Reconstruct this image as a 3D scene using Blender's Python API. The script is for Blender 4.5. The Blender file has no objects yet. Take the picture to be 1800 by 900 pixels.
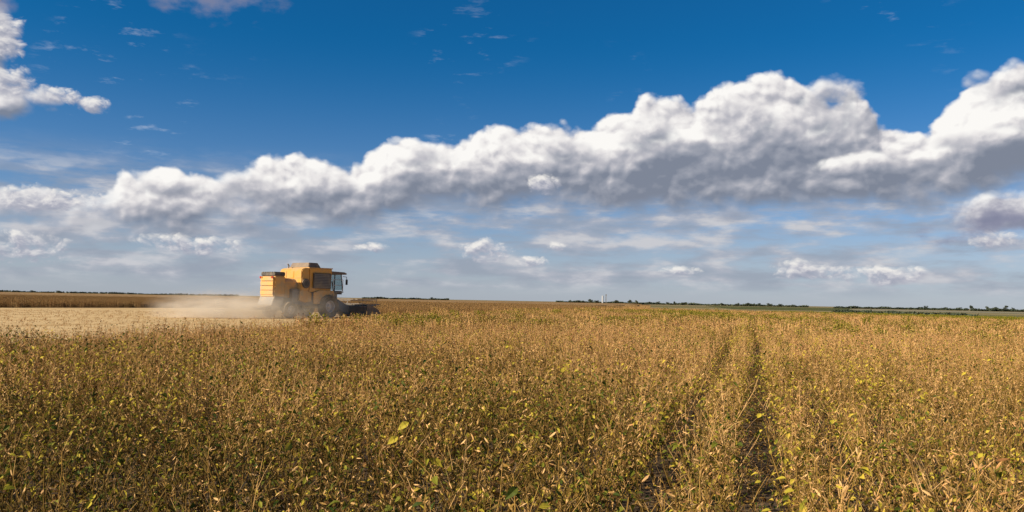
import bpy, bmesh, math, random
import numpy as np
from mathutils import Vector, Matrix, Euler

scene = bpy.context.scene
COL = scene.collection
R = math.radians

# ------------------------------------------------------------------ camera
EYE = 1.7
cam_data = bpy.data.cameras.new('camera')
cam_data.sensor_fit = 'HORIZONTAL'
cam_data.sensor_width = 36.0
cam_data.lens = 36.0 * 1559.0 / 1800.0
cam_data.clip_start = 0.05
cam_data.clip_end = 60000.0
cam = bpy.data.objects.new('camera', cam_data)
COL.objects.link(cam)
_p, _r = R(2.88), R(1.05)
_fwd = Vector((0, math.cos(_p), math.sin(_p)))
_right = Vector((math.cos(_r), -math.sin(_r) * math.sin(_p), math.sin(_r) * math.cos(_p)))
_up = _right.cross(_fwd)
cam.matrix_world = Matrix((
    (_right.x, _up.x, -_fwd.x, 0.0),
    (_right.y, _up.y, -_fwd.y, 0.0),
    (_right.z, _up.z, -_fwd.z, EYE),
    (0, 0, 0, 1)))
scene.camera = cam

# ------------------------------------------------------------------ sun and exposure
SUN_AZ, SUN_EL = -112.0, 29.0            # degrees, azimuth from +Y towards +X
sun_dir = Vector((math.sin(R(SUN_AZ)) * math.cos(R(SUN_EL)),
                  math.cos(R(SUN_AZ)) * math.cos(R(SUN_EL)), math.sin(R(SUN_EL))))
sl = bpy.data.lights.new('sun', 'SUN')
sl.energy = 5.0
sl.angle = R(0.53)
sl.color = (1.0, 0.89, 0.72)
sun = bpy.data.objects.new('sun', sl)
COL.objects.link(sun)
sun.rotation_euler = (-sun_dir).to_track_quat('-Z', 'Y').to_euler()
sun.location = (-30, -20, 40)

vs = scene.view_settings
vs.view_transform = 'Standard'
vs.look = 'None'
vs.exposure = 0.62
vs.gamma = 1.0
vs.use_curve_mapping = False
cy = scene.cycles
cy.max_bounces = 6
cy.diffuse_bounces = 3
cy.glossy_bounces = 2
cy.transmission_bounces = 4
cy.transparent_max_bounces = 8
cy.volume_bounces = 2
cy.use_denoising = True
try:
    cy.denoiser = 'OPENIMAGEDENOISE'
except Exception:
    pass
cy.sample_clamp_indirect = 6.0

# ------------------------------------------------------------------ node expression helper
def vmath(t, op, a, b=None, c=None, out=0):
    n = t.nodes.new('ShaderNodeVectorMath'); n.operation = op
    for i, v in enumerate((a, b, c)):
        if isinstance(v, S): t.links.new(v.s, n.inputs[i])
        elif v is not None: n.inputs[i].default_value = v
    return S(t, n.outputs[out])
class S:
    """wraps an output socket; arithmetic builds Math nodes"""
    def __init__(self, t, s): self.t, self.s = t, s
    def _m(self, op, *a, clamp=False):
        n = self.t.nodes.new('ShaderNodeMath'); n.operation = op; n.use_clamp = clamp
        for i, v in enumerate((self,) + a):
            if isinstance(v, S): self.t.links.new(v.s, n.inputs[i])
            else: n.inputs[i].default_value = v
        return S(self.t, n.outputs[0])
    def __add__(self, o): return self._m('ADD', o)
    __radd__ = __add__
    def __mul__(self, o): return self._m('MULTIPLY', o)
    __rmul__ = __mul__
    def __sub__(self, o): return self._m('SUBTRACT', o)
    def __rsub__(self, o): return (self * -1.0) + o
    def __truediv__(self, o): return self._m('DIVIDE', o)
    def sq(self): return self * self
    def max(self, o): return self._m('MAXIMUM', o)
    def min(self, o): return self._m('MINIMUM', o)
    def smax(self, o, k): return self._m('SMOOTH_MAX', o, k)
    def smin(self, o, k): return self._m('SMOOTH_MIN', o, k)
    def pow(self, o): return self._m('POWER', o)
    def clamp(self): return self._m('ADD', 0.0, clamp=True)
    def smooth(self, a, b, lo=0.0, hi=1.0):
        n = self.t.nodes.new('ShaderNodeMapRange'); n.interpolation_type = 'SMOOTHSTEP'
        self.t.links.new(self.s, n.inputs[0])
        for i, v in zip((1, 2, 3, 4), (a, b, lo, hi)): n.inputs[i].default_value = v
        return S(self.t, n.outputs[0])

def combine(t, x, y, z):
    n = t.nodes.new('ShaderNodeCombineXYZ')
    for i, v in enumerate((x, y, z)):
        if isinstance(v, S): t.links.new(v.s, n.inputs[i])
        else: n.inputs[i].default_value = v
    return S(t, n.outputs[0])
def noise(t, vec, scale, detail=4, rough=0.5, lac=2.0, dist=0.0, dim='3D'):
    n = t.nodes.new('ShaderNodeTexNoise'); n.noise_dimensions = dim
    t.links.new(vec.s, n.inputs['Vector'])
    for k, v in (('Scale', scale), ('Detail', detail), ('Roughness', rough), ('Lacunarity', lac), ('Distortion', dist)):
        n.inputs[k].default_value = v
    return S(t, n.outputs[0])
def voronoi(t, vec, scale, detail=0, rough=0.5, smooth=None, feature=None, dim='3D'):
    n = t.nodes.new('ShaderNodeTexVoronoi'); n.voronoi_dimensions = dim
    n.feature = feature or ('SMOOTH_F1' if smooth else 'F1')
    t.links.new(vec.s, n.inputs['Vector'])
    n.inputs['Scale'].default_value = scale
    n.inputs['Detail'].default_value = detail
    n.inputs['Roughness'].default_value = rough
    if smooth: n.inputs['Smoothness'].default_value = smooth
    return S(t, n.outputs[0])
def mixc(t, fac, a, b, mode='MIX'):
    n = t.nodes.new('ShaderNodeMix'); n.data_type = 'RGBA'; n.blend_type = mode
    for v, i in ((fac, 0), (a, 6), (b, 7)):
        if isinstance(v, S): t.links.new(v.s, n.inputs[i])
        elif i == 0: n.inputs[0].default_value = v
        else: n.inputs[i].default_value = tuple(v) + (1.0,) if len(v) == 3 else v
    return S(t, n.outputs[2])
def ramp(t, fac, stops, interp='LINEAR'):
    n = t.nodes.new('ShaderNodeValToRGB'); n.color_ramp.interpolation = interp
    els = n.color_ramp.elements
    while len(els) < len(stops): els.new(0.5)
    for e, (p, c) in zip(els, stops):
        e.position = p; e.color = tuple(c) + (1.0,)
    t.links.new(fac.s, n.inputs[0])
    return S(t, n.outputs[0])
def fcurve(t, fac, pts):
    n = t.nodes.new('ShaderNodeFloatCurve')
    c = n.mapping.curves[0]
    n.mapping.use_clip = False
    c.points[0].location = pts[0]; c.points[1].location = pts[-1]
    for p in pts[1:-1]: c.points.new(*p)
    n.mapping.update()
    t.links.new(fac.s, n.inputs['Value'])
    return S(t, n.outputs[0])
# ------------------------------------------------------------------ world: Nishita sky with a procedural cumulus deck
def height_group(name, body):
    g = bpy.data.node_groups.new(name, 'ShaderNodeTree')
    for n in ('az', 'el'): g.interface.new_socket(n, in_out='INPUT', socket_type='NodeSocketFloat')
    for n in ('h', 'cover'): g.interface.new_socket(n, in_out='OUTPUT', socket_type='NodeSocketFloat')
    gi = g.nodes.new('NodeGroupInput'); go = g.nodes.new('NodeGroupOutput')
    h, cv = body(g, S(g, gi.outputs[0]), S(g, gi.outputs[1]))
    g.links.new(h.s, go.inputs[0]); g.links.new(cv.s, go.inputs[1])
    return g
def flat(t, az, el, zs=1.0, seed=0.0):
    return combine(t, az + seed, el * zs, 0.0)
def blobs(t, az, el, bl):
    """nearest ellipse: 1 at its centre, 0 on its rim, negative outside"""
    p = combine(t, az, el, 0.0); d = None
    for b in bl:
        q = vmath(t, 'MULTIPLY_ADD', p, (1 / b[2], 1 / b[3], 0), (-b[0] / b[2], -b[1] / b[3], 0))
        k = vmath(t, 'DOT_PRODUCT', q, q, out=1)
        d = k if d is None else d.min(k)
    return 1.0 - d

TOP = [(-180, 7.0), (-120, 9.0), (-80, 10.5), (-50, 7.), (-30.2, 6.0), (-26.4, 6.2), (-24.8, 7.3), (-22.5, 7.9), (-19, 7.6), (-16.9, 8.5), (-15.2, 9.4), (-12.5, 8.9),
       (-9.8, 9.0), (-8.6, 10.2), (-6.0, 10.7), (-1.6, 11.0), (1.3, 11.8), (6.6, 12.5), (8.4, 13.5), (13.4, 13.6), (17.6, 14.4), (18.7, 13.5), (20.8, 13.6),
       (21.8, 11.5), (25.3, 11.0), (26.4, 11.8), (28.0, 13.2), (31.0, 13.8), (45, 12.), (80, 9.0), (120, 11.0), (180, 7.0)]
BOT = [(-180, 4.5), (-120, 5.0), (-60, 4.5), (-30.1, 4.3), (-24.9, 4.4), (-22.7, 4.0), (-17.9, 4.5), (-12.4, 4.8), (-7.4, 5.6), (-3.7, 5.9), (3.6, 5.7), (6.9, 5.7),
       (10.9, 6.4), (17.8, 6.5), (24.2, 6.4), (30.1, 6.5), (60, 5.5), (120, 5.0), (180, 4.5)]

def puff(t, az, el, zs, seed, s1, s2, det=6):
    """billowing relief, about -1..1"""
    p = flat(t, az, el, zs, seed)
    big = noise(t, p, s1, det, 0.5, dim='2D')
    if det < 4: return (big - 0.5) * 2.2
    wob = vmath(t, 'MULTIPLY_ADD', combine(t, big, big * -0.7, 0.0), (2.0, 2.0, 0.0), p)
    v = voronoi(t, wob, s2, 2, 0.5, dim='2D')
    return (big - 0.5) * 2.5 + (0.42 - v) * 0.72

def bank_body(det):
    def f(t, az, el):
        u = az / 360.0 + 0.5
        top = fcurve(t, u, [((a + 180) / 360.0, e / 20.0) for a, e in TOP]) * 20.0
        bot = fcurve(t, u, [((a + 180) / 360.0, e / 20.0) for a, e in BOT]) * 20.0
        n = puff(t, az, el, 1.3, 0.0, 0.17, 0.42, det)
        dt = (top - el) + n * 1.2
        db = (el - bot) * 0.6 + n * 0.75 + 0.55
        return dt.smin(db, 0.8), dt.smooth(-0.05, 0.45) * db.smooth(-0.2, 1.1)
    return f
FRONT = [(19.1, 11.0, 3.3, 1.6), (20.3, 13.1, 1.8, 1.1), (21.1, 8.6, 2.4, .85), (28.2, 9.8, 3.2, .9), (29.5, 12.5, 2.9, 1.4),
         (14.2, 11.4, 2.6, 1.9), (9.0, 10.6, 2.4, 1.4), (3.6, 9.6, 2.6, 1.2), (-5.6, 9.0, 2.6, 1.1), (-16.2, 6.7, 3.0, 1.2), (-12.2, 7.0, 2.6, 1.1), (-21.5, 6.6, 2.4, .9),
         (28.8, 5.6, 3.6, 1.2), (52, 9, 6, 2.5), (-60, 9, 7, 2.5), (150, 8, 12, 2),
         (-31.2, 12.8, 1.7, 3.0), (-30.6, 10.6, 2.8, 1.2), (-28.2, 11.0, 1.7, .8)]
def blob_body(bl, zs, seed, s1, s2, ka, off, kn, edge):
    def mk(det):
        def f(t, az, el):
            e = blobs(t, az, el, bl)
            n = puff(t, az, el, zs, seed, s1, s2, det)
            h = (e.max(-2.5) + off) * ka + n * kn
            return h, h.smooth(0.0, edge)
        return f
    return mk
SMALL = [(1.9, 7.5, 1.3, .65), (-25.6, 10.9, 1.0, .55), (-27.6, 11.2, 1.4, .7), (-29.8, 11.7, 1.3, 1.0), (-30.1, 14.2, .9, 1.5), (-1.85, 3.2, 1.8, .9), (1.2, 2.55, 1.2, .42),
         (2.86, 3.55, .75, .34), (18.7, 2.2, 2.6, .75), (22.9, 1.9, 3.4, .62), (-20.1, 3.0, 3.4, .7), (-28.9, 2.6, 2.6, .9), (-28.2, 5.3, 4.0, .85),
         (28.6, 3.9, 1.6, .6), (10.8, 2.1, 1.4, .36), (-9.0, 3.2, 1.2, .36), (48, 17, 4, 1.5), (-95, 20, 10, 4), (120, 25, 10, 4)]

world = bpy.data.worlds.new('World')
scene.world = world
world.use_nodes = True
wt = world.node_tree
wt.nodes.clear()
out = wt.nodes.new('ShaderNodeOutputWorld')
bg = wt.nodes.new('ShaderNodeBackground')
wt.links.new(bg.outputs[0], out.inputs[0])
sky = wt.nodes.new('ShaderNodeTexSky')
sky.sky_type = 'NISHITA'
sky.sun_disc = False
sky.sun_elevation = R(SUN_EL)
sky.sun_rotation = R(SUN_AZ)
sky.altitude = 600.0
sky.air_density = 1.0
sky.dust_density = 0.3
sky.ozone_density = 3.0
tc = wt.nodes.new('ShaderNodeTexCoord')
sep = wt.nodes.new('ShaderNodeSeparateXYZ')
wt.links.new(tc.outputs['Generated'], sep.inputs[0])
X, Y, Z = (S(wt, sep.outputs[i]) for i in range(3))
az = X._m('ARCTAN2', Y) * (180 / math.pi)
el = Z._m('ARCSINE') * (180 / math.pi)

# clear air: the Nishita colour, deepened the way a polarising filter deepens it away from the horizon
pol = el.smooth(1.0, 17.0)
skyc = mixc(wt, 1.0, S(wt, sky.outputs[0]), mixc(wt, pol, (.80, .86, 1.12), (0.06, 0.62, 1.0)), 'MULTIPLY')

def layer(under, body, name, L, d1, d2, k1, k2, bias, stops, opacity=1.0):
    gf = height_group(name, body(6))
    gl = height_group(name + '_soft', body(2)) if d2 else None
    def ev(g, da, de):
        n = wt.nodes.new('ShaderNodeGroup'); n.node_tree = g
        wt.links.new((az + da).s if da else az.s, n.inputs[0]); wt.links.new((el + de).s if de else el.s, n.inputs[1])
        return S(wt, n.outputs[0]), S(wt, n.outputs[1])
    h0, a = ev(gf, 0, 0)
    h1, _ = ev(gf, L[0] * d1, L[1] * d1)
    dl = (h0 - h1) * k1
    if d2: dl = dl + (h0 - ev(gl, L[0] * d2, L[1] * d2)[0]) * k2
    # thin edges scatter light forward and stay bright
    thin = a * -0.16 + 0.16
    c = ramp(wt, (dl + thin + bias).clamp(), stops)
    if opacity != 1.0: a = a * opacity
    return mixc(wt, a, under, c)
SKY_STRENGTH = 0.055
K = 0.65 / SKY_STRENGTH          # cloud radiance relative to the clear sky
def cc(r, g, b): return (r * K, g * K, b * K)
# pale air close to the horizon
c = mixc(wt, el.smooth(-1.0, 7.0, 0.62, 0.0), skyc, cc(.40, .46, .56))
# thin stratus streaks low over the horizon
st = noise(wt, flat(wt, az, el, 5.5, 11.0), 0.16, 6, 0.6, dim='2D')
st2 = noise(wt, flat(wt, az, el, 3.4, 55.0), 0.26, 5, 0.52, dim='2D')
band = el.smooth(0.2, 1.5) * el.smooth(5.5, 9.5, 1.0, 0.0)
sa = (st.smooth(0.32, 0.62) * 0.75 + st2.smooth(0.46, 0.75) * 0.45).clamp() * band
c = mixc(wt, sa, c, ramp(wt, st2.smooth(0.32, 0.72), [(0, cc(.31, .35, .43)), (.55, cc(.42, .44, .51)), (1, cc(.58, .59, .63))]))
# high wisps
wmask = noise(wt, flat(wt, az, el, 1.0, 140.0), 0.09, 1, 0.5, dim='2D')
wa = noise(wt, flat(wt, az, el, 4.0, 90.0), 0.35, 6, 0.62, dim='2D').smooth(0.58, 0.78) * wmask.smooth(0.52, 0.68) * el.smooth(6.0, 9.0) * 0.26
c = mixc(wt, wa, c, cc(.75, .8, .88))
CUM = [(0.0, cc(.21, .24, .31)), (0.26, cc(.335, .355, .42)), (0.5, cc(.52, .515, .56)), (0.75, cc(.80, .775, .775)), (1.0, cc(.97, .95, .92))]
LOW = [(0.0, cc(.30, .33, .42)), (0.35, cc(.42, .43, .51)), (0.65, cc(.66, .65, .68)), (1.0, cc(.90, .87, .83))]
c = layer(c, bank_body, 'cloud_bank', (-0.5, 0.86), 0.45, 2.2, 0.85, 0.11, 0.37, CUM)
c = layer(c, blob_body(FRONT, 1.25, 71.0, 0.24, 0.55, 1.0, 0.15, 0.85, 0.9), 'cloud_front', (-0.55, 0.83), 0.6, 0, 0.66, 0, 0.38, CUM, 0.95)
c = layer(c, blob_body(SMALL, 1.5, 33.0, 0.62, 1.5, 0.75, 0.2, 0.62, 0.8), 'cloud_small', (-0.5, 0.86), 0.35, 0, 0.8, 0, 0.40, LOW, 0.92)
# unlit undersides of nearer scud
SCUD = [(-19.8, 18.0, 4.6, 1.5), (29.6, 4.9, 4.6, 1.3), (-31.2, 16.4, 2.0, 1.6), (60, 24, 8, 3), (-70, 26, 9, 3)]
sn = noise(wt, flat(wt, az, el, 1.8, 210.0), 0.35, 6, 0.55, dim='2D')
sh = blobs(wt, az, el, SCUD).max(-2.0) * 0.7 + (sn - 0.5) * 3.2 + 0.1
c = mixc(wt, sh.smooth(0.0, 1.3) * 0.8, c, ramp(wt, sn.smooth(0.25, 0.75), [(0, cc(.33, .33, .45)), (1, cc(.22, .23, .34))]))
# nothing but haze below the horizon
wt.links.new(c.s, bg.inputs['Color'])
bg.inputs['Strength'].default_value = SKY_STRENGTH
world.cycles.sampling_method = 'NONE'      # a smooth sky needs no importance map; the sun is a lamp
# ------------------------------------------------------------------ object helpers
def tag(o, label=None, cat=None, group=None, kind=None):
    if label: o['label'] = label
    if cat: o['category'] = cat
    if group: o['group'] = group
    if kind: o['kind'] = kind
    return o
def new_mesh(name, verts, faces, mats=None, midx=None, smooth=False):
    me = bpy.data.meshes.new(name)
    me.from_pydata([tuple(v) for v in verts], [], faces)
    for m in (mats or []): me.materials.append(m)
    if midx is not None: me.polygons.foreach_set('material_index', np.array(midx, dtype=np.int32))
    if smooth: me.polygons.foreach_set('use_smooth', np.ones(len(me.polygons), dtype=bool))
    me.update()
    return me
def link(name, data, parent=None, mw=None):
    o = bpy.data.objects.new(name, data)
    COL.objects.link(o)
    if parent is not None: o.parent = parent
    if mw is not None: o.matrix_local = mw
    return o

# ------------------------------------------------------------------ materials
def mat(name):
    m = bpy.data.materials.new(name); m.use_nodes = True
    t = m.node_tree; t.nodes.clear()
    o = t.nodes.new('ShaderNodeOutputMaterial')
    b = t.nodes.new('ShaderNodeBsdfPrincipled')
    t.links.new(b.outputs[0], o.inputs[0])
    return m, t, b, o
def attr(t, name, kind):
    n = t.nodes.new('ShaderNodeAttribute'); n.attribute_type = kind; n.attribute_name = name
    return S(t, n.outputs['Fac'])
def geo_pos(t):
    n = t.nodes.new('ShaderNodeNewGeometry'); return S(t, n.outputs['Position'])
def obj_pos(t):
    n = t.nodes.new('ShaderNodeTexCoord'); return S(t, n.outputs['Object'])
def obj_rand(t):
    n = t.nodes.new('ShaderNodeObjectInfo'); return S(t, n.outputs['Random'])
def bump(t, b, h, strength, dist):
    n = t.nodes.new('ShaderNodeBump'); n.inputs['Strength'].default_value = strength; n.inputs['Distance'].default_value = dist
    t.links.new(h.s, n.inputs['Height']); t.links.new(n.outputs[0], b.inputs['Normal'])

LEAF_STOPS = [(0.0, (.034, .062, .010)), (0.22, (.125, .132, .015)), (0.40, (.27, .245, .022)), (0.58, (.60, .45, .05)),
              (0.74, (.36, .205, .055)), (0.88, (.20, .10, .03)), (1.0, (.12, .058, .022))]
def leaf_material(name='soybean_leaf'):
    m, t, b, o = mat(name)
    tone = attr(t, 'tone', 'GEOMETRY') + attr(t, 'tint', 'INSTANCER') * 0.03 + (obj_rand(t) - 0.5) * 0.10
    n = noise(t, obj_pos(t), 60.0, 3, 0.6)
    c = ramp(t, (tone + (n - 0.5) * 0.22).clamp(), LEAF_STOPS)
    t.links.new(c.s, b.inputs['Base Color'])
    b.inputs['Roughness'].default_value = 0.62
    b.inputs['Specular IOR Level'].default_value = 0.1
    tr = t.nodes.new('ShaderNodeBsdfTranslucent'); t.links.new(c.s, tr.inputs[0])
    mx = t.nodes.new('ShaderNodeMixShader'); mx.inputs[0].default_value = 0.22
    t.links.new(b.outputs[0], mx.inputs[1]); t.links.new(tr.outputs[0], mx.inputs[2]); t.links.new(mx.outputs[0], o.inputs[0])
    return m
def stalk_material(name='soybean_stalk', stops=None):
    m, t, b, o = mat(name)
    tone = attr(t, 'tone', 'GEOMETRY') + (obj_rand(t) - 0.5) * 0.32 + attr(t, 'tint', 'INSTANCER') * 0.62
    n = noise(t, obj_pos(t), 40.0, 2, 0.5)
    c = ramp(t, (tone + (n - 0.5) * 0.3).clamp(), stops or
             [(0.0, (.11, .068, .013)), (0.25, (.32, .18, .04)), (0.55, (.66, .40, .165)), (0.8, (.54, .275, .10)), (1.0, (.24, .105, .035))])
    t.links.new(c.s, b.inputs['Base Color'])
    b.inputs['Roughness'].default_value = 0.7
    b.inputs['Specular IOR Level'].default_value = 0.1
    return m
M_LEAF = leaf_material()
M_STALK = stalk_material()
M_STALK_FAR = stalk_material('shaded_brown_stalk', [(0.0, (.15, .10, .035)), (0.4, (.30, .17, .062)), (0.7, (.40, .235, .09)), (1.0, (.20, .105, .042))])  # brown stalks with the far block's shade put into the colour

def soil_material():
    m, t, b, o = mat('soil')
    p = geo_pos(t)
    n = noise(t, p, 0.9, 6, 0.6); n2 = noise(t, p, 14.0, 4, 0.6)
    big = noise(t, p, 0.004, 4, 0.5)
    near = ramp(t, (n * 0.5 + n2 * 0.5).smooth(0.35, 0.65), [(0, (.055, .038, .024)), (0.6, (.11, .075, .045)), (1, (.22, .155, .085))])
    sp = t.nodes.new('ShaderNodeSeparateXYZ'); t.links.new(p.s, sp.inputs[0])
    px, py = S(t, sp.outputs[0]), S(t, sp.outputs[1])
    # far land: broad strips of tan stubble, olive pasture and dark crop lying across the view
    strip = noise(t, combine(t, px * 0.0016 + big * 1.2, py * 0.0065, 0.0), 1.0, 3, 0.55)
    far = ramp(t, strip.smooth(0.30, 0.70), [(0, (.085, .09, .035)), (0.3, (.19, .155, .06)), (0.5, (.30, .225, .11)), (0.62, (.12, .115, .045)), (0.8, (.26, .17, .075)), (1.0, (.34, .27, .16))])
    d = vmath(t, 'LENGTH', p, out=1)
    c = mixc(t, d.smooth(160.0, 260.0), near, far)
    t.links.new(c.s, b.inputs['Base Color']); b.inputs['Roughness'].default_value = 0.95
    b.inputs['Specular IOR Level'].default_value = 0.1
    bump(t, b, n2 * 0.5 + n, 0.6, 0.06)
    return m
def stubble_material():
    m, t, b, o = mat('stubble')
    p = geo_pos(t)
    rot = t.nodes.new('ShaderNodeMapping'); t.links.new(p.s, rot.inputs[0]); rot.inputs['Rotation'].default_value = (0, 0, R(15.4))
    q = S(t, rot.outputs[0])
    sp = t.nodes.new('ShaderNodeSeparateXYZ'); t.links.new(q.s, sp.inputs[0])
    lanes = noise(t, combine(t, S(t, sp.outputs[0]) * 1.0, S(t, sp.outputs[1]) * 0.03, 0.0), 0.55, 4, 0.6)
    f = noise(t, p, 5.0, 5, 0.65); g = noise(t, p, 0.25, 3, 0.5)
    c = ramp(t, (lanes * 0.5 + f * 0.3 + g * 0.2).smooth(0.32, 0.68), [(0, (.42, .265, .11)), (0.4, (.55, .37, .17)), (0.75, (.62, .44, .215)), (1, (.68, .51, .27))])
    t.links.new(c.s, b.inputs['Base Color']); b.inputs['Roughness'].default_value = 0.9
    b.inputs['Specular IOR Level'].default_value = 0.1
    bump(t, b, f + lanes, 0.8, 0.08)
    return m
M_SOIL, M_STUB = soil_material(), stubble_material()
def canopy_material(name, stops):
    m, t, b, o = mat(name)
    p = geo_pos(t)
    f = noise(t, p, 2.2, 6, 0.65); g = noise(t, p, 0.06, 4, 0.55)
    c = ramp(t, (f * 0.6 + g * 0.4).smooth(0.32, 0.68), stops)
    t.links.new(c.s, b.inputs['Base Color']); b.inputs['Roughness'].default_value = 0.9
    b.inputs['Specular IOR Level'].default_value = 0.1
    bump(t, b, f, 1.0, 0.25)
    return m
M_CAN_GOLD = canopy_material('gold_canopy', [(0, (.20, .12, .045)), (0.5, (.36, .22, .08)), (1, (.46, .30, .11))])
M_CAN_BROWN = canopy_material('brown_canopy', [(0, (.16, .095, .036)), (0.5, (.28, .165, .066)), (1, (.36, .225, .095))])  # brown crop colour with the far block's shade put in
M_GREEN = canopy_material('green_margin', [(0, (.04, .055, .016)), (0.5, (.085, .09, .026)), (1, (.17, .14, .045))])
# ------------------------------------------------------------------ ground, stubble, far fields
def sheet(name, poly, z, m, kind='structure'):
    me = new_mesh(name, [(x, y, z) for x, y in poly], [list(range(len(poly)))], [m])
    o = link(name, me); tag(o, kind=kind); return o
def ccw(p):
    a = sum(p[i][0] * p[(i + 1) % len(p)][1] - p[(i + 1) % len(p)][0] * p[i][1] for i in range(len(p)))
    return p if a > 0 else p[::-1]
gv = [-20000, -6000, -2000, -600, -200, -60, 0, 60, 200, 600, 2000, 6000, 20000]
verts = [(x, y, 0.0) for y in gv for x in gv]; nn = len(gv)
faces = [(j * nn + i, j * nn + i + 1, (j + 1) * nn + i + 1, (j + 1) * nn + i) for j in range(nn - 1) for i in range(nn - 1)]
tag(link('ground', new_mesh('ground', verts, faces, [M_SOIL])), kind='structure')

# the standing crop we look over, and the block still to be cut beyond the harvested lane
NEAR = ccw([(-18.5, -8), (-11.9, 20.0), (-10.3, 24.6), (-8.6, 31), (-7.6, 40), (-6.6, 54.6), (0.3, 84.6), (19.6, 150), (33, 124), (39.5, 102), (43, 72), (66, 40), (66, -8)])
FARB = ccw([(-75, 40), (-52.6, 91.5), (-45, 108.7), (-36.5, 124), (-14.2, 86.0), (-11.0, 84.5), (-6.0, 96), (13, 158), (22, 190), (-10, 300), (-160, 300), (-190, 60)])
sheet('harvested_stubble', ccw([(-90, -30), (-18.5, -8), (-11.9, 20.0), (-7.6, 40), (-6.6, 54.6), (0.3, 84.6), (19.6, 150), (22, 175), (13, 158), (-11, 84.5), (-14, 86), (-36.5, 124), (-52.6, 91.5), (-75, 40)]), 0.006, M_STUB)

def in_poly(x, y, poly):
    x = np.asarray(x); y = np.asarray(y)
    r = np.zeros(x.shape, bool); n = len(poly)
    for i in range(n):
        x0, y0 = poly[i]; x1, y1 = poly[(i + 1) % n]
        c = ((y0 > y) != (y1 > y)) & (x < (x1 - x0) * (y - y0) / (y1 - y0 + 1e-12) + x0)
        r ^= c
    return r
# ------------------------------------------------------------------ soybean plants
class Geo:
    def __init__(s): s.v, s.f, s.m, s.t = [], [], [], []
    def add(s, v, f, m, tone):
        o = len(s.v); s.v.extend(v); s.f.extend([tuple(i + o for i in q) for q in f])
        s.m.extend([m] * len(f)); s.t.extend([tone] * len(f))
    def mesh(s, name, mats):
        me = new_mesh(name, s.v, s.f, mats, s.m)
        a = me.attributes.new('tone', 'FLOAT', 'FACE'); a.data.foreach_set('value', np.array(s.t, dtype=np.float32))
        return me
def tube(g, pts, r0, r1, tone, m=0, sides=3):
    n = len(pts); v, f = [], []
    for i, p in enumerate(pts):
        a, b = pts[max(i - 1, 0)], pts[min(i + 1, n - 1)]
        d = (Vector(b) - Vector(a)).normalized()
        u = d.orthogonal().normalized(); w = d.cross(u)
        r = r0 + (r1 - r0) * i / (n - 1)
        for k in range(sides):
            t = 2 * math.pi * k / sides
            v.append(tuple(Vector(p) + (u * math.cos(t) + w * math.sin(t)) * r))
    for i in range(n - 1):
        for k in range(sides):
            k2 = (k + 1) % sides
            f.append((i * sides + k, i * sides + k2, (i + 1) * sides + k2, (i + 1) * sides + k))
    g.add(v, f, m, tone)
def leaf_verts(L, W, fold, droop, rng):
    """ovate leaflet along +Y, folded on its midrib and drooping at the tip"""
    prof = [(0, .0), (.18, .62), (.42, 1.0), (.7, .72), (1.0, .0)]
    v, f = [], []
    for t, w in prof:
        z = -droop * t * t * L
        v.append((0, t * L, z))
        if w > 0:
            v.append((-w * W / 2, t * L * .98, z + fold * w * W / 2 + rng.uniform(-.06, .06) * W))
            v.append((w * W / 2, t * L * .98, z + fold * w * W / 2 + rng.uniform(-.06, .06) * W))
    # indices: 0 base, (1 mid,2 l,3 r),(4,5,6),(7,8,9),10 tip
    f += [(0, 1, 2), (0, 3, 1), (1, 4, 5, 2), (1, 3, 6, 4), (4, 7, 8, 5), (4, 6, 9, 7), (7, 10, 8), (7, 9, 10)]
    return v, f
def xf(m, v): return [tuple(m @ Vector(p)) for p in v]
def orient(pos, d, roll):
    d = Vector(d).normalized()
    q = d.to_track_quat('Y', 'Z').to_matrix().to_4x4()
    return Matrix.Translation(pos) @ q @ Matrix.Rotation(roll, 4, 'Y')

def pod(g, pos, d, L, tone, rng):
    m = orient(pos, d, rng.uniform(0, 6.28))
    w = L * .11
    v = [(0, 0, 0), (-w, L * .35, 0), (0, L * .38, w * .55), (w, L * .35, 0), (-w * .8, L * .72, -L * .05), (0, L * .74, w * .4 - L * .05), (w * .8, L * .72, -L * .05), (0, L, -L * .12)]
    f = [(0, 1, 2), (0, 2, 3), (1, 4, 5, 2), (2, 5, 6, 3), (4, 7, 5), (5, 7, 6), (0, 3, 6, 7, 4, 1)]
    g.add(xf(m, v), f, 0, tone)

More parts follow.
